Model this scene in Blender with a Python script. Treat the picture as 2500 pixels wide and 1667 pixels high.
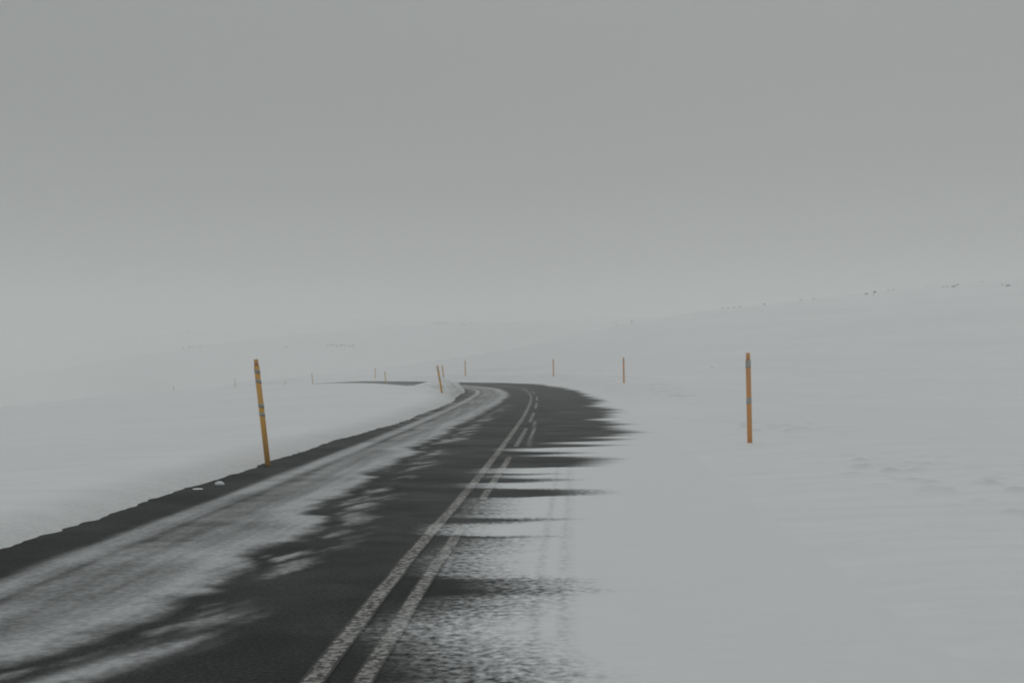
import bpy, bmesh, math, random
import numpy as np
from mathutils import Vector, Matrix

for o in list(bpy.data.objects):
    bpy.data.objects.remove(o)
scene = bpy.context.scene
col = scene.collection
random.seed(5)
rng = np.random.default_rng(7)

# ------------------------------------------------------------------ camera
CAM_H = 1.40
FPX = 3000.0                        # focal length in pixels of the 2500 px wide picture
cam_data = bpy.data.cameras.new('camera')
cam_data.sensor_width = 36.0
cam_data.lens = 36.0 * FPX / 2500.0
cam_data.clip_start = 0.1
cam_data.clip_end = 6000.0
cam = bpy.data.objects.new('camera', cam_data)
col.objects.link(cam)
cam.location = (0, 0, CAM_H)
PITCH = math.atan(51.5 / FPX)
cam.rotation_euler = (math.pi / 2 + PITCH, 0, 0)
scene.camera = cam

# ------------------------------------------------------------------ world, sun, exposure
SUN_EL, SUN_AZ = math.radians(48), math.radians(14)     # azimuth from +Y towards +X
world = bpy.data.worlds.new('World')
scene.world = world
world.use_nodes = True
nt = world.node_tree
nt.nodes.clear()
wo = nt.nodes.new('ShaderNodeOutputWorld')
bg = nt.nodes.new('ShaderNodeBackground')
sky = nt.nodes.new('ShaderNodeTexSky')
sky.sky_type = 'NISHITA'
sky.sun_disc = False
sky.sun_elevation = SUN_EL
sky.sun_rotation = SUN_AZ
sky.altitude = 300
sky.air_density = 1.0
sky.dust_density = 8.0
sky.ozone_density = 1.0
hs = nt.nodes.new('ShaderNodeHueSaturation')
hs.inputs['Saturation'].default_value = 0.06           # a closed cloud cover: the blue is gone
tint = nt.nodes.new('ShaderNodeMix')
tint.data_type = 'RGBA'
tint.blend_type = 'MULTIPLY'
tint.inputs[0].default_value = 1.0
tint.inputs[7].default_value = (0.99, 1.0, 0.99, 1)
# even cloud light mixed with the clear-sky distribution
cloud = nt.nodes.new('ShaderNodeMix')
cloud.data_type = 'RGBA'
cloud.inputs[0].default_value = 0.97
# overcast: luminance rising from a tenth of the zenith's at the horizon, h the height above the horizon
tc = nt.nodes.new('ShaderNodeTexCoord')
sx = nt.nodes.new('ShaderNodeSeparateXYZ')
nt.links.new(tc.outputs['Generated'], sx.inputs[0])
gr = nt.nodes.new('ShaderNodeMapRange')
gr.inputs[1].default_value = 0.0; gr.inputs[2].default_value = 1.0
gr.inputs[3].default_value = 0.10; gr.inputs[4].default_value = 1.0
nt.links.new(sx.outputs[2], gr.inputs[0])
sc_ = nt.nodes.new('ShaderNodeMix')
sc_.data_type = 'RGBA'
sc_.blend_type = 'MULTIPLY'
sc_.inputs[0].default_value = 1.0
sc_.inputs[7].default_value = (7.60, 7.93, 7.95, 1)
nt.links.new(gr.outputs[0], sc_.inputs[6])
nt.links.new(sc_.outputs[2], cloud.inputs[7])
nt.links.new(sky.outputs[0], hs.inputs['Color'])
nt.links.new(hs.outputs[0], tint.inputs[6])
nt.links.new(tint.outputs[2], cloud.inputs[6])
nt.links.new(cloud.outputs[2], bg.inputs[0])
bg.inputs[1].default_value = 0.08
nt.links.new(bg.outputs[0], wo.inputs[0])

sun_data = bpy.data.lights.new('sun', 'SUN')
sun_data.energy = 0.5
sun_data.angle = math.radians(50)
sun_data.color = (1.0, 0.985, 0.95)
sun = bpy.data.objects.new('sun', sun_data)
col.objects.link(sun)
sd = Vector((math.sin(SUN_AZ) * math.cos(SUN_EL), math.cos(SUN_AZ) * math.cos(SUN_EL), math.sin(SUN_EL)))
sun.rotation_euler = sd.to_track_quat('Z', 'Y').to_euler()
sun.location = (0, 0, 60)

scene.view_settings.view_transform = 'Standard'
scene.view_settings.look = 'None'
scene.view_settings.gamma = 1.0
scene.view_settings.exposure = 0.0
scene.view_settings.use_curve_mapping = False
cy = scene.cycles
cy.max_bounces = 8
cy.diffuse_bounces = 3
cy.glossy_bounces = 2
cy.volume_bounces = 5
cy.use_denoising = True
cy.filter_width = 1.9
try:
    cy.denoiser = 'OPENIMAGEDENOISE'
except Exception:
    pass

# ------------------------------------------------------------------ helpers
def tag(o, label=None, cat=None, group=None, kind=None):
    if label: o['label'] = label
    if cat: o['category'] = cat
    if group: o['group'] = group
    if kind: o['kind'] = kind
    return o

def sstep(x, a, b):
    t = np.clip((x - a) / (b - a), 0, 1)
    return t * t * (3 - 2 * t)

_perm = rng.permutation(4096)
_val = rng.random(4096)
def vnoise(x, y, seed=0):
    x = np.asarray(x, float); y = np.asarray(y, float)
    xi = np.floor(x).astype(np.int64); yi = np.floor(y).astype(np.int64)
    fx = x - xi; fy = y - yi
    fx = fx * fx * (3 - 2 * fx); fy = fy * fy * (3 - 2 * fy)
    def h(a, b):
        return _val[_perm[(a + _perm[(b + seed * 131) & 4095]) & 4095]]
    return (h(xi, yi) * (1 - fx) + h(xi + 1, yi) * fx) * (1 - fy) + \
           (h(xi, yi + 1) * (1 - fx) + h(xi + 1, yi + 1) * fx) * fy

def fbm(x, y, oct=4, seed=0, gain=0.5):
    s = 0; a = 1; t = 0
    for k in range(oct):
        s = s + a * vnoise(np.asarray(x) * 2 ** k + 17.3 * k, np.asarray(y) * 2 ** k + 5.1 * k, seed + k)
        t += a; a *= gain
    return s / t

def grid_mesh(name, P, uv=None, attrs=None, closed=False):
    """P: (n, m, 3) array of points -> one quad sheet"""
    n, m = P.shape[:2]
    me = bpy.data.meshes.new(name)
    idx = np.arange(n * m).reshape(n, m)
    if closed:
        idx = np.concatenate([idx, idx[:, :1]], 1)
    q = np.stack([idx[:-1, :-1], idx[:-1, 1:], idx[1:, 1:], idx[1:, :-1]], -1).reshape(-1, 4)
    me.vertices.add(n * m)
    me.vertices.foreach_set('co', P.reshape(-1).astype(np.float32))
    me.loops.add(q.size)
    me.loops.foreach_set('vertex_index', q.reshape(-1).astype(np.int32))
    me.polygons.add(len(q))
    me.polygons.foreach_set('loop_start', (np.arange(len(q)) * 4).astype(np.int32))
    me.polygons.foreach_set('loop_total', np.full(len(q), 4, np.int32))
    me.polygons.foreach_set('use_smooth', np.ones(len(q), bool))
    me.update(calc_edges=True)
    for k, a in (attrs or {}).items():
        at = me.attributes.new(k, 'FLOAT', 'POINT')
        at.data.foreach_set('value', a.reshape(-1).astype(np.float32))
    me.validate()
    return me

def mesh_obj(name, me, mat, parent=None):
    o = bpy.data.objects.new(name, me)
    col.objects.link(o)
    if mat and not me.materials:
        me.materials.append(mat)
    o.parent = parent
    return o

# ------------------------------------------------------------------ materials
def new_mat(name):
    m = bpy.data.materials.new(name)
    m.use_nodes = True
    n = m.node_tree
    n.nodes.clear()
    out = n.nodes.new('ShaderNodeOutputMaterial')
    b = n.nodes.new('ShaderNodeBsdfPrincipled')
    n.links.new(b.outputs[0], out.inputs[0])
    return m, n, b

def nd(n, typ, **kw):
    x = n.nodes.new(typ)
    for k, v in kw.items():
        setattr(x, k, v)
    return x

def noise(n, vec, scale, detail=4, rough=0.55):
    t = nd(n, 'ShaderNodeTexNoise')
    t.inputs['Scale'].default_value = scale
    t.inputs['Detail'].default_value = detail
    t.inputs['Roughness'].default_value = rough
    n.links.new(vec, t.inputs['Vector'])
    return t.outputs['Fac']

def math_n(n, op, a, b=None, clamp=False):
    t = nd(n, 'ShaderNodeMath', operation=op, use_clamp=clamp)
    for i, v in enumerate((a, b)):
        if v is None: continue
        if isinstance(v, (int, float)): t.inputs[i].default_value = v
        else: n.links.new(v, t.inputs[i])
    return t.outputs[0]

def ramp(n, fac, a, b, ca, cb):
    t = nd(n, 'ShaderNodeMapRange', interpolation_type='SMOOTHSTEP')
    n.links.new(fac, t.inputs[0])
    t.inputs[1].default_value = a; t.inputs[2].default_value = b
    t.inputs[3].default_value = ca; t.inputs[4].default_value = cb
    return t.outputs[0]

def mixc(n, fac, a, b):
    t = nd(n, 'ShaderNodeMix', data_type='RGBA')
    if isinstance(fac, (int, float)): t.inputs[0].default_value = fac
    else: n.links.new(fac, t.inputs[0])
    for i, v in ((6, a), (7, b)):
        if isinstance(v, tuple): t.inputs[i].default_value = (*v, 1)
        else: n.links.new(v, t.inputs[i])
    return t.outputs[2]

SNOW = (0.705, 0.718, 0.725)
SNOW2 = (0.645, 0.66, 0.668)

def snow_material():
    m, n, b = new_mat('snow')
    g = nd(n, 'ShaderNodeNewGeometry')
    pos = g.outputs['Position']
    mp = nd(n, 'ShaderNodeMapping')
    mp.inputs['Scale'].default_value = (0.35, 1.4, 1.0)       # wind combed, long in x
    n.links.new(pos, mp.inputs[0])
    wind = noise(n, mp.outputs[0], 1.6, 6, 0.6)
    big = noise(n, pos, 0.08, 3)
    fine = noise(n, pos, 22, 5, 0.6)
    f = math_n(n, 'ADD', math_n(n, 'MULTIPLY', wind, 0.6), math_n(n, 'MULTIPLY', big, 0.4))
    c = mixc(n, ramp(n, f, 0.35, 0.65, 0, 1), SNOW2, SNOW)
    # road dirt thrown on to the verge (attribute made with the mesh)
    at = nd(n, 'ShaderNodeAttribute', attribute_name='dirt')
    d = math_n(n, 'MULTIPLY', at.outputs['Fac'], ramp(n, fine, 0.3, 0.7, 0.5, 1.0))
    c = mixc(n, d, c, (0.30, 0.30, 0.29))
    n.links.new(c, b.inputs['Base Color'])
    b.inputs['Roughness'].default_value = 0.85
    b.inputs['Specular IOR Level'].default_value = 0.2
    bp = nd(n, 'ShaderNodeBump')
    bp.inputs['Strength'].default_value = 0.5
    bp.inputs['Distance'].default_value = 0.03
    hgt = math_n(n, 'ADD', wind, math_n(n, 'MULTIPLY', fine, 0.12))
    n.links.new(hgt, bp.inputs['Height'])
    n.links.new(bp.outputs[0], b.inputs['Normal'])
    return m

def asphalt_nodes(n):
    g = nd(n, 'ShaderNodeNewGeometry')
    pos = g.outputs['Position']
    grain = noise(n, pos, 42, 5, 0.75)
    patch = noise(n, pos, 0.9, 4)
    a = mixc(n, ramp(n, grain, 0.40, 0.64, 0, 1), (0.005, 0.006, 0.006), (0.042, 0.043, 0.041))
    a = mixc(n, ramp(n, patch, 0.35, 0.65, 0.0, 0.45), a, (0.012, 0.0135, 0.014))
    return pos, grain, patch, a

def snow_fac(n, pos):
    """share of drift snow at a point: mesh attribute broken up by grains and wind combing"""
    at = nd(n, 'ShaderNodeAttribute', attribute_name='snow_cover')
    gr = noise(n, pos, 19, 3, 0.6)
    mp = nd(n, 'ShaderNodeMapping')
    mp.inputs['Scale'].default_value = (0.9, 5.0, 1.0)
    mp.inputs['Rotation'].default_value = (0, 0, math.radians(-14))
    n.links.new(pos, mp.inputs[0])
    comb = noise(n, mp.outputs[0], 2.6, 5, 0.6)
    k = math_n(n, 'ADD', math_n(n, 'MULTIPLY', math_n(n, 'SUBTRACT', gr, 0.5), 2.4),
               math_n(n, 'MULTIPLY', math_n(n, 'SUBTRACT', comb, 0.5), 0.6))
    # breaking-up is strongest where the cover is half
    c = at.outputs['Fac']
    w = math_n(n, 'MULTIPLY', math_n(n, 'MULTIPLY', c, math_n(n, 'SUBTRACT', 1.0, c)), 4.0)
    g_at = nd(n, 'ShaderNodeAttribute', attribute_name='grain')
    w = math_n(n, 'MULTIPLY', w, g_at.outputs['Fac'])
    v = math_n(n, 'ADD', c, math_n(n, 'MULTIPLY', k, w), clamp=True)
    return v, gr, comb

def road_material():
    m, n, b = new_mat('asphalt_with_drift_snow')
    pos, grain, patch, a = asphalt_nodes(n)
    f, gr, comb = snow_fac(n, pos)
    c = mixc(n, f, a, mixc(n, comb, SNOW2, SNOW))
    n.links.new(c, b.inputs['Base Color'])
    r = math_n(n, 'ADD', ramp(n, patch, 0.3, 0.7, 0.62, 0.8), math_n(n, 'MULTIPLY', f, 0.15))
    n.links.new(r, b.inputs['Roughness'])
    b.inputs['Specular IOR Level'].default_value = 0.08
    bp = nd(n, 'ShaderNodeBump')
    bp.inputs['Strength'].default_value = 0.5
    bp.inputs['Distance'].default_value = 0.008
    n.links.new(math_n(n, 'ADD', grain, math_n(n, 'MULTIPLY', f, 0.8)), bp.inputs['Height'])
    n.links.new(bp.outputs[0], b.inputs['Normal'])
    return m

def paint_material():
    m, n, b = new_mat('worn_road_paint')
    pos, grain, patch, a = asphalt_nodes(n)
    f, gr, comb = snow_fac(n, pos)
    wear = noise(n, pos, 25, 4, 0.6)
    wide = noise(n, pos, 1.3, 3)
    thr = math_n(n, 'ADD', wear, math_n(n, 'MULTIPLY', math_n(n, 'SUBTRACT', wide, 0.5), 0.25))
    edge = nd(n, 'ShaderNodeAttribute', attribute_name='edge_wear')
    thr = math_n(n, 'SUBTRACT', thr, math_n(n, 'MULTIPLY', edge.outputs['Fac'], 0.3))
    p = ramp(n, thr, 0.39, 0.60, 0.12, 0.92)
    c = mixc(n, p, a, (0.33, 0.325, 0.305))
    c = mixc(n, f, c, SNOW2)
    n.links.new(c, b.inputs['Base Color'])
    b.inputs['Roughness'].default_value = 0.75
    b.inputs['Specular IOR Level'].default_value = 0.08
    return m

def plastic(name, colr, rough=0.55, dirt=0.35, dirtcol=(0.30, 0.26, 0.20)):
    m, n, b = new_mat(name)
    g = nd(n, 'ShaderNodeNewGeometry')
    mp = nd(n, 'ShaderNodeMapping')
    mp.inputs['Scale'].default_value = (1, 1, 0.25)
    n.links.new(g.outputs['Position'], mp.inputs[0])
    s = noise(n, mp.outputs[0], 14, 5, 0.65)
    c = mixc(n, ramp(n, s, 0.42, 0.72, 0.0, dirt), colr, dirtcol)
    n.links.new(c, b.inputs['Base Color'])
    b.inputs['Roughness'].default_value = rough
    b.inputs['Specular IOR Level'].default_value = 0.3
    bp = nd(n, 'ShaderNodeBump')
    bp.inputs['Strength'].default_value = 0.2
    bp.inputs['Distance'].default_value = 0.002
    n.links.new(s, bp.inputs['Height'])
    n.links.new(bp.outputs[0], b.inputs['Normal'])
    return m

def rock_material():
    m, n, b = new_mat('dark_basalt')
    g = nd(n, 'ShaderNodeNewGeometry')
    s = noise(n, g.outputs['Position'], 3.0, 6, 0.65)
    c = mixc(n, ramp(n, s, 0.3, 0.7, 0, 1), (0.018, 0.017, 0.016), (0.075, 0.07, 0.065))
    # snow lying on the faces that point up
    sep = nd(n, 'ShaderNodeSeparateXYZ')
    n.links.new(g.outputs['Normal'], sep.inputs[0])
    up = math_n(n, 'ADD', sep.outputs[2], math_n(n, 'MULTIPLY', math_n(n, 'SUBTRACT', s, 0.5), 0.7))
    c = mixc(n, ramp(n, up, 0.95, 1.1, 0, 1), c, SNOW)
    n.links.new(c, b.inputs['Base Color'])
    b.inputs['Roughness'].default_value = 0.9
    return m

M_SNOW = snow_material()
M_ROAD = road_material()
M_PAINT = paint_material()
M_ORANGE = plastic('orange_post_plastic', (0.70, 0.31, 0.085))
M_YELLOW = plastic('yellow_post_plastic', (0.70, 0.37, 0.07))
M_CAP = plastic('faded_post_cap', (0.62, 0.33, 0.14), 0.6)
M_TAPE = plastic('grey_reflective_tape', (0.38, 0.39, 0.36), 0.4, 0.3, (0.2, 0.19, 0.17))
M_SOCKET = plastic('black_socket', (0.03, 0.03, 0.03), 0.7)
M_ROCK = rock_material()

# ------------------------------------------------------------------ the lie of the land
def softplus(x, k):
    return k * np.logaddexp(0, x / k)

def land(x, y):
    """snow fields and hills without the road's own banks"""
    x = np.asarray(x, float); y = np.asarray(y, float)
    u = softplus(-x - 4, 2.0)
    raw = 0.052 * u + 0.060 * softplus(u - 38, 8)
    z = -22 * np.tanh(raw / 22)
    # the hill that climbs to the right of the road
    hx = [-80, -45, -20, -8, 10, 24, 42, 73, 104, 160, 260, 500]
    hz = [0, .3, 1.3, 2.9, 6.6, 9.9, 13.0, 16.6, 19.3, 21.5, 23, 23]
    H = np.interp(x, hx, hz)
    g = sstep(y, 25, 285) * (1 - 0.9 * sstep(y, 330, 640))
    back = sstep(-y, -20, 200) * 0
    z = z + H * (g + back)
    # two hills far off in the fog
    z = z + 17 * np.exp(-((x + 80) / 110) ** 2 / 2 - ((y - 480) / 46) ** 2 / 2)
    z = z + 40 * np.exp(-((x + 120) / 380) ** 2 / 2 - ((y - 850) / 150) ** 2 / 2)
    z = z + 56 * np.exp(-((x - 250) / 500) ** 2 / 2 - ((y - 1600) / 260) ** 2 / 2)  # added hill, unseen behind them, lifts the fog top to soften the sky's fade
    far = sstep(np.hypot(x, y), 60, 200)
    z = z + far * 2.2 * (fbm(x / 60, y / 60, 4, 3) - .5)
    z = z + (0.25 + far) * 0.30 * (fbm(x / 9, y / 9, 3, 8) - .5)
    return z

# ------------------------------------------------------------------ the road's course
CP = np.array([(-2.3, -34, 0), (-1.35, -8, 0), (-.87, 5.6, 0), (-.75, 8.6, 0), (-.52, 12.8, 0), (-.18, 20, 0),
               (.36, 33.6, 0), (.74, 47.7, 0), (.78, 57, 0), (.45, 66, 0), (-.5, 75, -.03), (-2.3, 84, -.08),
               (-5.0, 93, -.18), (-8.6, 101.5, -.24), (-17, 118, -.52), (-29, 138, -1.5), (-42, 158, -3.0),
               (-73, 240, -6.0), (-120, 355, -11.0), (-200, 540, -18)], float)

def catmull(P, step=0.5):
    out = []
    n = len(P)
    for i in range(n - 1):
        p0 = P[max(i - 1, 0)]; p1 = P[i]; p2 = P[i + 1]; p3 = P[min(i + 2, n - 1)]
        # chord-scaled tangents
        d1 = np.linalg.norm(p2[:2] - p1[:2])
        m1 = (p2 - p0) / max(np.linalg.norm((p2 - p0)[:2]), 1e-6) * d1
        m2 = (p3 - p1) / max(np.linalg.norm((p3 - p1)[:2]), 1e-6) * d1
        k = max(2, int(d1 / step))
        for t in np.arange(k) / k:
            out.append((2*t**3-3*t**2+1)*p1 + (t**3-2*t**2+t)*m1 + (-2*t**3+3*t**2)*p2 + (t**3-t**2)*m2)
    out.append(P[-1])
    return np.array(out)

RC = catmull(CP)
for _ in range(12):                                       # relax kinks
    RC[1:-1] = 0.5 * RC[1:-1] + 0.25 * (RC[:-2] + RC[2:])
RS = np.concatenate([[0], np.cumsum(np.linalg.norm(np.diff(RC[:, :2], axis=0), axis=1))])
RS -= RS[np.argmin(np.abs(RC[:, 1]))]                     # s = 0 abreast of the camera
_w = sstep(RS, 200, 300)                                  # further on it lies on the slope as it is
RC[:, 2] = RC[:, 2] * (1 - _w) + (land(RC[:, 0], RC[:, 1]) + .05) * _w
RT = np.gradient(RC, RS, axis=0)
RT[:, :2] /= np.linalg.norm(RT[:, :2], axis=1, keepdims=True)

def road_frame(s):
    x = np.interp(s, RS, RC[:, 0]); y = np.interp(s, RS, RC[:, 1]); z = np.interp(s, RS, RC[:, 2])
    tx = np.interp(s, RS, RT[:, 0]); ty = np.interp(s, RS, RT[:, 1])
    return x, y, z, tx, ty                                # right-hand normal is (ty, -tx)

def bank_slope(s):
    return 0.045 * sstep(s, 50, 78) * (1 - sstep(s, 142, 172))          # the bend is banked

def road_point(s, v):
    x, y, z, tx, ty = road_frame(s)
    return x + ty * v, y - tx * v, z + bank_slope(s) * np.clip(v, -3.6, 3.6)

COARSE = slice(None, None, 3)
def to_road(x, y):
    """(s, v, z) of the road abreast of each point; v is 999 far away"""
    x = np.asarray(x, float); y = np.asarray(y, float)
    shp = x.shape
    x = x.ravel(); y = y.ravel()
    s = np.zeros_like(x); v = np.full_like(x, 999.0); z = np.zeros_like(x)
    R = RC[COARSE]; S = RS[COARSE]; T = RT[COARSE]
    near = np.where((y > -45) & (y < 640) & (x > -260) & (x < 60))[0]
    for a in range(0, len(near), 20000):
        ix = near[a:a + 20000]
        d2 = (x[ix, None] - R[None, :, 0]) ** 2 + (y[ix, None] - R[None, :, 1]) ** 2
        j = d2.argmin(1)
        dx = x[ix] - R[j, 0]; dy = y[ix] - R[j, 1]
        al = dx * T[j, 0] + dy * T[j, 1]
        s[ix] = S[j] + al
        xx, yy, zz, tx, ty = road_frame(s[ix])
        v[ix] = (x[ix] - xx) * ty - (y[ix] - yy) * tx
        v[ix] = np.where((s[ix] > 390) | (s[ix] < -33), 999.0, v[ix])
        z[ix] = zz + bank_slope(s[ix]) * np.clip(v[ix], -3.6, 3.6)
    return s.reshape(shp), v.reshape(shp), z.reshape(shp)

def lip(s):
    """where the ploughed snow edge stands, left of the solid line"""
    return -3.03 + 0.16 * (fbm(s / 2.2, s * 0 + 3, 3, 21) - .5) + 0.10 * (fbm(s / .20, s * 0 + 9, 3, 22) - .5) * sstep(s, 3, 9) + 0.30 * sstep(s, 20, 30) * (1 - sstep(s, 43, 52))

def bank_h(s):
    return 0.13 - 0.09 * sstep(s, 74, 84) + 0.50 * sstep(s, 40, 56) * (1 - sstep(s, 64, 73)) + 0.05 * (fbm(s / 6, s * 0, 2, 31) - .5)

def verge_left(s, v, zr, zl):
    """snow surface left of the lip; e = metres past the lip"""
    e = lip(s) - v
    h = bank_h(s)
    big = sstep(h, .2, .5)
    w1 = 0.16 + 0.75 * big
    face = h * (1 - (1 - np.clip(e / (w1 + .5), 0, 1)) ** 2.3)
    rough = (fbm(s / .5, v / .35, 4, 41) - .5)
    z = zr - 0.03 + face + rough * (0.035 + 0.45 * big) * sstep(e, 0, .2) * (1 - sstep(e, .5, 2.6))
    z = z - 0.55 * big * sstep(e, 1.3, 4.0) * (h / .5)
    k = sstep(e, 0.6, 6.0)
    return z * (1 - k) + zl * k

def verge_right(s, v, zr, zl):
    e = v - 2.75
    base = zr - 0.006 + 0.06 * sstep(e, -.1, 1.5) + 0.12 * sstep(e, 1.5, 4.5) + 0.42 * sstep(e, .2, 2.2) * sstep(s, 34, 58) * (1 - sstep(s, 100, 150))
    lump = np.clip(fbm(s / .28, v / .28, 4, 51) - .58, 0, 1) * sstep(e, 1.3, 2.2) * (1 - sstep(e, 2.6, 4.2))
    lump = lump * sstep(fbm(s / 5, s * 0, 2, 55), .38, .62)
    wave = (fbm(s / .8, v / 3.0, 3, 61) - .5) * 0.02 * sstep(e, .3, 1.5)
    k = sstep(e, 2.5, 8.0)
    return (base + 0.22 * lump + wave) * (1 - k) + (zl + 0.14 * lump) * k

def surf(x, y):
    """height of the visible snow or road surface"""
    x = np.asarray(x, float); y = np.asarray(y, float)
    s, v, zr = to_road(x, y)
    zl = land(x, y)
    L = verge_left(s, v, zr, zl); R = verge_right(s, v, zr, zl)
    z = np.where(v < lip(s), L, np.where(v > 2.75, R, zr))
    return np.where(np.abs(v) > 15, zl, z)

# ------------------------------------------------------------------ drift snow on the carriageway
VE = np.array([(-40, .8), (3, .8), (5.0, .85), (5.5, .85), (5.9, .72), (6.2, .48), (6.5, .5), (6.9, .68), (7.3, .78), (7.5, .95), (7.9, .92),
   (8.1, .55), (8.7, .38), (9.2, .5), (9.75, .6), (9.85, .95), (10.0, .2), (10.6, .12), (10.8, .6), (10.95, .9),
   (11.1, .4), (12.7, .22), (12.9, 1.2), (13.5, 1.35), (13.7, .15), (14.2, .1), (14.4, .9), (14.7, 1.05), (14.9, .3),
   (15.2, .3), (15.4, 1.0), (15.6, .1), (16.2, .15), (16.5, 1.3), (17.8, 1.65), (18.2, 1.4), (18.4, .6), (18.7, .8),
   (18.9, 1.35), (19.2, 1.0), (19.5, .15), (20.0, .2), (20.4, 1.4), (20.8, 1.9), (21.2, .85), (21.5, .95), (21.9, 1.8),
   (22.5, 2.1), (22.9, 1.6), (23.4, 2.2), (25, 2.35), (26.5, 1.9), (28, 2.4), (30, 1.9), (33, 2.3), (36, 2.6), (40, 2.1),
   (45, 2.6), (50, 2.35), (56, 2.5), (64, 2.3), (76, 2.0), (90, 1.7), (110, 1.3), (135, 1.5), (160, 1.4), (210, 1.2), (600, 0)])

VB = np.array([(-40, -1.5), (4.5, -1.55), (5.5, -1.47), (5.98, -1.30), (6.77, -1.14), (7.4, -1.05), (8.3, -1.02), (8.5, -1.08), (8.84, -1.28), (9.24, -1.1),
   (10.35, -.84), (10.7, -1.0), (11.6, -1.32), (12.6, -1.25), (14.9, -1.18), (15.3, -1.42), (17.2, -1.30), (19.2, -1.22), (19.8, -1.45), (22.8, -1.28), (27.2, -1.3),
   (33.8, -1.12), (49.4, -.9), (55, -.89), (69, -1.09), (110, -1.1), (500, -1.1)])

def cover(s, v, x, y):
    yy = y + 0.035 * (x - 1.0) + 0.12 * (fbm(x / 1.5, y / .6, 2, 71) - .5)
    # right lane: tongues blown in from the hill side
    ve = np.interp(np.where(s < 50, yy, s), VE[:, 0], VE[:, 1])
    far = sstep(y, 20, 30)
    ve = ve + far * 1.3 * (fbm(yy / 0.75, x / 5, 4, 81, .65) - .5) + 0.3 * (fbm(yy / .22, x / 2.5, 3, 82) - .5)
    wid = 0.50 + 0.22 * (1 - far) + 0.35 * sstep(-y, -12, -4)
    right = sstep(v, ve - wid * .6, ve + wid * .62)
    right = np.maximum(right, sstep(v, 1.9, 2.35) * sstep(y, 0, 4) * (1 - .5 * far) * .0)
    right = np.maximum(right, sstep(v, 2.6, 2.95))
    # the two rims of a wheel track pressed into the drift
    tn = fbm(s / .35, v * 0, 3, 99)
    rim = np.exp(-((v - 1.12) / .024) ** 2) + .6 * np.exp(-((v - .95) / .022) ** 2)
    right = right * (1 - .22 * np.clip(rim, 0, 1) * sstep(tn, .02, .5) * sstep(s, 3, 5) * (1 - sstep(s, 17, 22)))
    # left lane: packed remains, grey in the wheel track, paler along both sides of it
    vb = np.interp(s, VB[:, 0], VB[:, 1])
    n1 = fbm((s - .5 * v) / 2.2, v / .10, 4, 93)
    n2 = fbm(yy / .3, x / 1.3, 4, 94)
    n3 = fbm((v - .28 * s) / .075, s / .8, 3, 97)
    vb = vb + 0.30 * (n2 - .5) + .14 * (n3 - .5)
    left = sstep(v, -2.60 + .12 * (n3 - .5), -2.42) * (1 - sstep(v, vb - .14, vb + .05))
    lev = .33 + .20 * np.exp(-((v + 2.38) / .13) ** 2) + .25 * np.exp(-((v - vb + .26) / .22) ** 2)
    lev = lev + .42 * (n1 - .5) + .34 * (n2 - .5) + .16 * (n3 - .5)
    lev = lev - .20 * np.exp(-((v + 2.20 + .05 * (n2 - .5)) / .05) ** 2)
    left = left * np.clip(lev, 0.05, .62)
    # torn flakes beyond the edge, a bare strip between
    pn = fbm((v - .30 * s) / .20, s / 1.1, 4, 98, .6)
    pat = sstep(pn, .44, .72) * sstep(v, vb + .10, vb + .20) * (1 - sstep(v, vb + .30, vb + .62))
    pat = pat * sstep(s, 3, 5) * (1 - sstep(s, 34, 44))
    left = np.maximum(left, .52 * pat * np.clip(.2 + 1.5 * n3, 0, 1.2))
    # the last of the packed strip, near the camera
    va = np.interp(s, [4.5, 5.3, 5.55, 6.0, 6.6], [-1.4, -1.12, -1.0, -.82, -.7])
    left = np.maximum(left, .62 * np.exp(-((v - va) / .13) ** 2) * sstep(s, 3.5, 4.6) * (1 - sstep(s, 5.9, 6.5)) * np.clip(2.4 * n3 - .5, 0, 1))
    fing = np.clip(n2 - .50, 0, 1) * 2.2 * sstep(v, -3.0, -2.7) * (1 - sstep(v, -2.5, -2.3)) * sstep(y, 22, 34)
    left = np.maximum(left, fing)
    # the far leg past the bend
    left = left * (1 - sstep(s, 84, 100) * .7)
    # a thin line of blown snow beside the dashes
    tx = np.interp(y, [20.5, 24, 29.8], [.27, .40, .57])
    thin = np.exp(-((x - tx) / .022) ** 2) * sstep(y, 20.2, 21) * (1 - sstep(y, 28.5, 30)) * .42
    # dusting over the dark middle
    dust = .07 * sstep(v, -2.5, -2.2) * np.clip(fbm(x / .9, yy / .5, 4, 96) - .5, 0, 1) * 2
    return np.clip(np.maximum.reduce([left, right, thin, dust]), 0, 1)

def relief(c, v):
    return 0.012 * c * sstep(np.abs(v - .1), .45, .8) * (1 - sstep(v, 2.3, 2.9))

s_rows = np.concatenate([np.arange(-33, 3, .5), np.arange(3, 30, .06), np.arange(30, 62, .12), np.arange(62, 120, .25), np.arange(120, 380, 2.0)])
v_cols = np.concatenate([np.arange(-3.5, 3.3, .05), [3.3]])
S, V = np.meshgrid(s_rows, v_cols, indexing='ij')
X, Y, Z = road_point(S, V)
C = cover(S, V, X, Y)
P = np.stack([X, Y, Z + relief(C, V)], -1)
road = mesh_obj('road', grid_mesh('road', P, attrs={'snow_cover': C, 'grain': (.26 + .74 * sstep(V, -.6, .2)) * (1 - .6 * sstep(Y, 10, 17))}), M_ROAD)
tag(road, 'dark asphalt road bending left with drift snow blown across it', 'road', kind='structure')

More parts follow.
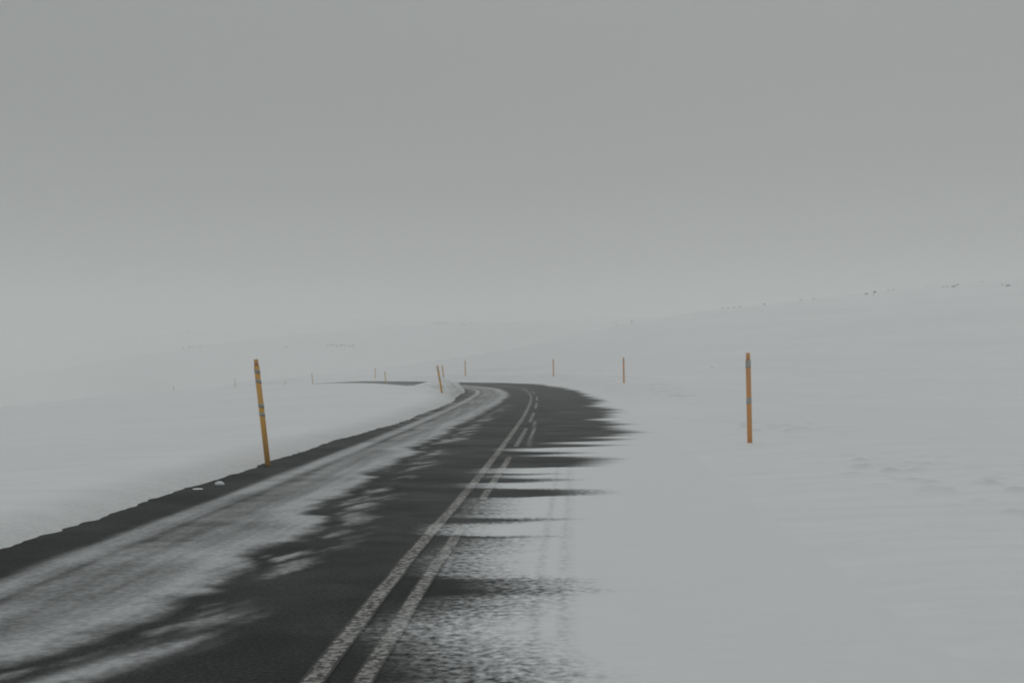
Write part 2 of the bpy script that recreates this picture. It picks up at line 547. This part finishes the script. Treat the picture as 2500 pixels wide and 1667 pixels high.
def marking(name, s0, s1, v0, width):
    n = max(4, int((s1 - s0) / .08))
    ss = np.linspace(s0, s1, n)
    vv = np.linspace(-.5, .5, 7)
    S_, Q = np.meshgrid(ss, vv, indexing='ij')
    wob = 0.012 * (fbm(ss / .5, ss * 0 + v0 * 9, 2, 101) - .5)[:, None]
    V_ = v0 + wob + Q * width
    X_, Y_, Z_ = road_point(S_, V_)
    C_ = cover(S_, V_, X_, Y_)
    e = np.where(np.abs(Q) > .45, 1.0, 0.0)
    e[0] = e[-1] = 1
    me = grid_mesh(name, np.stack([X_, Y_, Z_ + 0.005 + relief(C_, V_)], -1), attrs={'snow_cover': C_, 'edge_wear': e, 'grain': C_ * 0 + 1})
    return mesh_obj(name, me, M_PAINT, road)

marking('centre_line', -12, 92, 0.0, 0.115)
for a, b in ((-10, -4.4), (-1.9, 3.6), (4.2, 10.3), (12.5, 18.3), (20.4, 26.2), (28.8, 34.2), (37.4, 42.6), (45.2, 50.4), (54, 60), (63, 68.5), (72, 77)):
    marking('lane_dash', a, b, 0.225, 0.10)

# ------------------------------------------------------------------ snow verges beside the road
vs = np.concatenate([np.arange(0, .4, .02), np.arange(.4, 1.4, .06), np.arange(1.4, 12.0, .3)])
s_rows = np.concatenate([np.arange(-33, 3, .6), np.arange(3, 30, .05), np.arange(30, 95, .12), np.arange(95, 250, .6)])
S, E = np.meshgrid(s_rows, vs, indexing='ij')
V = lip(S) - E
V[:, 0] += 0.03
X, Y, Z = road_point(S, V)
zl = land(X, Y)
Zs = verge_left(S, V, Z, zl)
Zs[:, 0] = Z[:, 0] - .06
dirt = (1 - sstep(E, .0, 1.2)) * 0.50 * sstep(S, 0, 4) + 0.35 * sstep(bank_h(S), .2, .5) * (1 - sstep(E, .3, 1.4)) * sstep(fbm(S / .8, E / .4, 3, 111), .45, .65)
Zs = Zs - 0.10 * sstep(E, 10.5, 11.7)
mesh_l = mesh_obj('snow_verge', grid_mesh('snow_verge', np.stack([X, Y, Zs], -1), attrs={'dirt': dirt}), M_SNOW)
tag(mesh_l, 'smooth snow edge left of the road, cut off above the bare asphalt', 'snow bank', kind='structure')

vs = np.concatenate([np.arange(0, 5.2, .07), np.arange(5.2, 12.5, .3)])
s_rows = np.concatenate([np.arange(-33, 3, .6), np.arange(3, 40, .08), np.arange(40, 100, .15), np.arange(100, 250, .6)])
S, E = np.meshgrid(s_rows, vs, indexing='ij')
V = 2.75 + E
X, Y, Z = road_point(S, V)
zl = land(X, Y)
Zs = verge_right(S, V, Z, zl)
Zs[:, 0] = Z[:, 0] - .05
Zs = Zs - 0.10 * sstep(E, 11, 12.2)
dirt = np.clip(fbm(S / .28, V / .28, 4, 51) - .58, 0, 1) * 1.6 * sstep(E, 1.3, 2.2) * (1 - sstep(E, 2.6, 4.2)) * sstep(fbm(S / 5, S * 0, 2, 55), .38, .62)
o = mesh_obj('snow_verge', grid_mesh('snow_verge', np.stack([X, Y, Zs], -1), attrs={'dirt': dirt}), M_SNOW)
tag(o, 'wind-smoothed snow drift spilling on to the road from the hill', 'snow bank', kind='structure')

# ------------------------------------------------------------------ snow fields out to the horizon
ang = np.concatenate([np.arange(-180, -40, 3.0), np.arange(-40, -26, .5), np.arange(-26, 26, .09), np.arange(26, 40, .5), np.arange(40, 180, 3.0)])
rad = np.concatenate([[0.4], np.geomspace(1.2, 2600, 420)])
A, Rr = np.meshgrid(np.radians(ang), rad, indexing='ij')
A, Rr = A.T, Rr.T
X = Rr * np.sin(A); Y = Rr * np.cos(A)
s_, v_, zr_ = to_road(X, Y)
zl = land(X, Y)
inc = (np.abs(v_) < 11.0) & (s_ > -33) & (s_ < 380)
inner = (v_ < 4.5) & (v_ > -5.0) & (s_ < 380)
beyond = s_ > 245                                         # past the modelled verges the field meets the road itself
zt = surf(X, Y)
low = np.minimum(zt, zr_) - 0.22
cor = 1 - sstep(np.abs(v_ + .4), 8.8, 11.2)
Zt = np.where((s_ > -33) & ~beyond, zt * (1 - cor) + np.minimum(zt - .12, low * (np.abs(v_) < 6) + (zt - .12) * (np.abs(v_) >= 6)) * cor, zt)
Zt = np.where(beyond & (np.abs(v_) < 3.2) & (s_ < 378), zr_ - .2, Zt)
o = mesh_obj('snow_field', grid_mesh('snow_field', np.stack([X, Y, Zt], -1), attrs={'dirt': X * 0}, closed=True), M_SNOW)
tag(o, 'snow covered ground falling to the left and climbing a hill on the right', 'ground', kind='structure')

# ------------------------------------------------------------------ delineator posts
def rounded_bar(bm, w, d, z0, z1, taper=1.0, seg=4, r=0.014, skew0=0.0, skew1=0.0):
    """upright bar of rounded rectangular section; skew tilts an end face along x"""
    ring = []
    for cx, cy_, a0 in ((w/2-r, d/2-r, 0), (-w/2+r, d/2-r, 90), (-w/2+r, -d/2+r, 180), (w/2-r, -d/2+r, 270)):
        for k in range(seg + 1):
            a = math.radians(a0 + 90 * k / seg)
            ring.append((cx + r * math.cos(a), cy_ + r * math.sin(a)))
    lo = [bm.verts.new((x, y, z0 + skew0 * x)) for x, y in ring]
    hi = [bm.verts.new((x * taper, y * taper, z1 + skew1 * x)) for x, y in ring]
    n = len(ring)
    for i in range(n):
        f = bm.faces.new((lo[i], lo[(i+1) % n], hi[(i+1) % n], hi[i]))
        f.smooth = True
    bm.faces.new(hi); bm.faces.new(lo[::-1])

def bm_obj(name, build, mat, parent):
    bm = bmesh.new()
    build(bm)
    bmesh.ops.recalc_face_normals(bm, faces=bm.faces)
    me = bpy.data.meshes.new(name)
    bm.to_mesh(me); bm.free()
    return mesh_obj(name, me, mat, parent)

def post(x, y, height, lean, lean_y, yaw, bands, mat, label, group, w=.074, cap=.07, skew=.35, parts=True, base=None):
    z = float(surf(np.array([x]), np.array([y]))[0]) if base is None else base
    root = bpy.data.objects.new('marker_post', None)
    col.objects.link(root)
    root.empty_display_size = .2
    root.location = (x, y, z)
    root.rotation_euler = (math.radians(lean_y), math.radians(lean), math.radians(yaw))
    tag(root, label, 'post', group)
    H = height
    d = w * .72
    bm_obj('shaft', lambda bm: rounded_bar(bm, w, d, -.35, H * (1 - cap)), mat, root)
    bm_obj('cap', lambda bm: rounded_bar(bm, w * .84, d * .84, H * (1 - cap) - .002, H, .93), M_CAP if mat is M_YELLOW else mat, root)
    for a, b in bands:
        bm_obj('reflector_band', lambda bm: rounded_bar(bm, w + .005, d + .005, H * (1 - b), H * (1 - a), 1, 4, .0155, skew, skew), M_TAPE, root)
    return root

FOUR = ((.097, .129), (.19, .222), (.42, .455), (.50, .536))
TWO = ((.085, .165), (.495, .565))
GL = 'marker posts along the left edge of the road'
GR = 'marker posts along the right edge of the road'
POSTS = [
 # px of the foot, distance, height px, lean deg, side
 (655, -3.0, 260, -6.6, 'L'), (1079, -3.40, 67, -10, 'L'), (1086, -3.6, 54, -7.5, 'L'), (942, -3.6, 34, -4.5, 'L'), (763, -3.6, 28, -4, 'L'),
 (575, -3.6, 25, -3, 'L'), (425, -3.6, 22, -2.5, 'L'), (314, -4, 14, -2, 'L'), (229, -4, 9.5, -1, 'L'),
 (1829, 4.15, 219, -1.0, 'R'), (1523, 4.5, 62, -1.0, 'R'), (1351, 4.3, 43, -1, 'R'), (1136, 4.3, 38, -1.5, 'R'),
 (916, 4.4, 25, .8, 'R'), (696, 4.6, 13.5, 0, 'R'), (535, 5.5, 7, 0, 'R')]
def abreast(px, v, smin):
    ss = np.arange(smin, 420, .05)
    xx, yy, zz = road_point(ss, np.full_like(ss, v))
    q = (xx / yy * FPX + 1250) - px
    i = np.where(np.sign(q[1:]) != np.sign(q[:-1]))[0][0]
    return xx[i], yy[i]
ORD_L = ['yellow marker post with four grey bands, leaning, set in the bare asphalt edge',
         'leaning yellow marker post stuck in the snow mound at the bend',
         'leaning marker post just beyond the snow mound at the bend',
         'first thin leaning post past the mound where the road reappears',
         'second thin leaning post past the mound, beside the dark strip of road',
         'thin post where the dark strip of road runs out downhill',
         'hazy thin post on the falling snow slope, next below the end of the road strip',
         'faint short post far down the snow slope, last but one of its row',
         'faintest tiny post, last of its row down the foggy slope']
ORD_R = ['upright orange marker post with two grey bands standing alone in deep snow',
         'orange marker post on the hill side, second along from the big orange post',
         'thin orange post on the hill side of the bend, third from the big one',
         'thin post across the road from the snow mound, fourth along from the big orange post',
         'short thin post on the far side of the dark strip of road',
         'tiny hazy post seen between the two last leaning posts by the dark road strip',
         'tiny buried post tip just past the end of the dark road strip']
iL = iR = 0
for px, v_post, hpx, lean, side in POSTS:
    x, d = abreast(px, v_post, (62 if hpx < 60 else 4))
    H = hpx / FPX * d * 1.0
    if side == 'L':
        post(x, d, H, lean, 0, 18, FOUR, M_YELLOW, ORD_L[iL], GL, w=.072 if iL else .072, cap=.062, skew=-.35); iL += 1
    else:
        post(x, d, H, lean, 0, -6, TWO, M_ORANGE, ORD_R[iR], GR, w=.082, cap=.08, skew=.3); iR += 1

# ------------------------------------------------------------------ rocks showing through the snow
def march(px, py, dmin=60, dmax=1000):
    """the ground point seen through a picture point: a real place on the slope"""
    d = np.geomspace(dmin, dmax, 1500)
    x = (px - 1250) / FPX * d
    zray = CAM_H - (py - 885) / FPX * d
    zs = surf(x, d)
    hit = np.where(zray <= zs)[0]
    i = hit[0] if len(hit) else int(np.argmax((zs - CAM_H) / d))
    return float(x[i]), float(d[i]), float(zs[i])

def rock_mesh(seed):
    r = np.random.default_rng(seed)
    bm = bmesh.new()
    bmesh.ops.create_icosphere(bm, subdivisions=2, radius=1)
    axes = r.normal(size=(9, 3)); axes /= np.linalg.norm(axes, axis=1, keepdims=True)
    off = r.uniform(.55, .95, 9)
    for v in bm.verts:
        p = np.array(v.co)
        for a, o_ in zip(axes, off):                      # chip flat faces off the ball
            k = p @ a
            if k > o_: p = p - a * (k - o_)
        p *= 1 + r.uniform(-.05, .05)
        v.co = p
    me = bpy.data.meshes.new('rock')
    bm.to_mesh(me); bm.free()
    me.materials.append(M_ROCK)
    return me

ROCKM = [rock_mesh(k) for k in range(6)]
def rock(px, py, wpx, hpx, label, group, dmin=60, dmax=1000, rot=None):
    x, d, z = march(px, py, dmin, dmax)
    o = bpy.data.objects.new('rock', ROCKM[random.randrange(6)])
    col.objects.link(o)
    wpx *= 1.0; hpx *= .9
    sx = wpx / FPX * d / 2; sz = max(hpx / FPX * d, sx * .35)
    o.scale = (sx, sx * random.uniform(.7, 1.1), sz)
    o.location = (x, d, z + sz * .25)
    o.rotation_euler = (0, random.uniform(-.2, .2) if rot is None else rot, random.uniform(-.5, .5))
    return tag(o, label, 'rock', group)

G1, G2 = 'small rocks on the hill', 'larger rocks on the hill'
RIDGE = [(1543, 787, 7, 4, 'lone dark rock low down on the hill crest'),
         (1506, 795, 4, 2, 'tiny speck of rock, lowest of all on the hill crest')]
RIDGE += [(*q, 'one of four tiny rocks strung in a row along the hill crest') for q in
          ((1764, 750, 5, 2.4), (1778, 747, 4, 2), (1792, 745, 5, 2.2), (1807, 742, 5, 1.8))]
RIDGE += [(1867, 733, 7, 3, 'single small rock on the crest, next uphill from the row of four')]
RIDGE += [(*q, 'small rock of a loose pair a little below the crest line') for q in ((1956, 733, 6, 2.4), (1987, 729, 6, 2.4))]
RIDGE += [(2134, 721, 4, 2.4, 'little stone just under the upper of the two larger rocks')]
RIDGE += [(*q, 'one of two close small rocks uphill from the pair of larger rocks') for q in ((2170, 708, 6, 2), (2182, 708, 5, 2))]
RIDGE += [(*q, 'small rock close beside the lower end of the long slanting rock') for q in ((2304, 702, 5, 2.5), (2314, 701, 4, 2))]
RIDGE += [(2338, 696, 10, 1.6, 'thin flat rock touching the upper end of the long slanting rock'),
          (2448, 696, 5, 2.4, 'small rock beside the low flat dark rock on the crest'),
          (2399, 679, 3, 2, 'tiny rock right on the topmost skyline of the hill')]
for a in RIDGE:
    rock(*a, G1)
rock(2116, 719, 10, 4, 'dark angular rock on the hill, lower of a pair of larger rocks', G2, rot=-.25)
rock(2137, 715, 10, 4.5, 'dark rounded rock on the hill, upper of a pair of larger rocks', G2)
rock(2328, 701, 12, 4, 'long slanting dark rock lying on the hill crest', G2, rot=-.3)
rock(2462, 699, 12, 4, 'flat dark rock lying low on the hill crest', G2)
rock(1738, 897, 3, 1.5, 'small stone on the open snow slope behind the big orange post', 'stones low on the slope', 40)
GM, GF = 'rocks on the middle hill', 'rocks on the far hill'
for x_ in (800, 808, 814, 822, 833, 842, 853, 861):
    rock(x_, 845 + random.uniform(-2.5, 2), random.uniform(5, 11), random.uniform(2, 3.4), 'faint rock in the ragged outcrop on the foggy middle hillside', GM, 330, 560)
rock(700, 848, 5, 2.4, 'lone faint stone beside the ragged outcrop on the middle hillside', GM, 330, 560)
for a in ((448, 851, 7, 2.4), (462, 847, 9, 2.6), (474, 846, 7, 2), (488, 846, 8, 2)):
    rock(*a, 'rock of the faint slanting patch on the middle hillside, away from the outcrop', GM, 330, 560)
for x_ in (1060, 1068, 1076, 1085, 1094):
    rock(x_, 791 + random.uniform(-1.5, 1.5), random.uniform(7, 14), random.uniform(2.4, 4), 'barely visible rock in the longer outcrop on the farthest hilltop', GF, 580, 960)
for x_ in (1128, 1150, 1163):
    rock(x_, 791 + random.uniform(-1.5, 1.5), random.uniform(7, 14), random.uniform(2.4, 4), 'barely visible rock in the short outcrop on the farthest hilltop', GF, 580, 960)
rock(953, 808, 7, 3, 'lone faint stone on the slope below the farthest hilltop', GF, 580, 960)
for a in ((460, 793, 9, 2.5), (484, 793, 9, 2.5)):
    rock(*a, 'one of two faint rocks far off along the foggy hilltop', GF, 580, 960)

# ------------------------------------------------------------------ lumps of snow on the bare edge
def snow_lump(x, y, r, h, label):
    bm = bmesh.new()
    bmesh.ops.create_icosphere(bm, subdivisions=4, radius=1)
    for v in bm.verts:
        p = v.co
        n_ = float(fbm(np.array([p.x * 1.7 + 4]), np.array([p.y * 1.7 + p.z]), 3, 121)[0]) - .5
        v.co = p * (1 + .5 * n_)
    for f in bm.faces: f.smooth = True
    me = bpy.data.meshes.new('snow_lump')
    bm.to_mesh(me); bm.free()
    at = me.attributes.new('dirt', 'FLOAT', 'POINT')
    o = mesh_obj('snow_lump', me, M_SNOW)
    s_1, v_1, z_1 = to_road(np.array([x]), np.array([y]))
    o.location = (x, y, float(z_1[0]) + h * .1)
    o.scale = (r, r * .8, h)
    return tag(o, label, 'snow lump')

def flat(px, py):
    d = CAM_H * FPX / (py - 885)
    return (px - 1250) / FPX * d, d
x, y = flat(537, 1182); snow_lump(x, y, .055, .034, 'small white snow clod lying on the bare asphalt edge')
x, y = flat(484, 1193); snow_lump(x, y, .06, .009, 'flat flake of snow lying beside the snow edge')

# ------------------------------------------------------------------ fog
me = bpy.data.meshes.new('haze')
bm = bmesh.new()
bmesh.ops.create_cube(bm, size=1)
bm.to_mesh(me); bm.free()
hz = bpy.data.objects.new('haze', me)
col.objects.link(hz)
ZLO, ZHI = -30.0, float(Zt.max()) + 2.0
hz.scale = (5600, 5600, ZHI - ZLO)
hz.location = (0, 0, (ZHI + ZLO) / 2)
m = bpy.data.materials.new('fog')
m.use_nodes = True
n = m.node_tree
n.nodes.clear()
out = n.nodes.new('ShaderNodeOutputMaterial')
pv = n.nodes.new('ShaderNodeVolumePrincipled')
pv.inputs['Color'].default_value = (0.98, 0.985, 0.978, 1)
pv.inputs['Density'].default_value = 0.0030
pv.inputs['Anisotropy'].default_value = 0.35
n.links.new(pv.outputs[0], out.inputs['Volume'])
me.materials.append(m)
tag(hz, 'pale fog lying over the whole snow field', 'fog', kind='stuff')
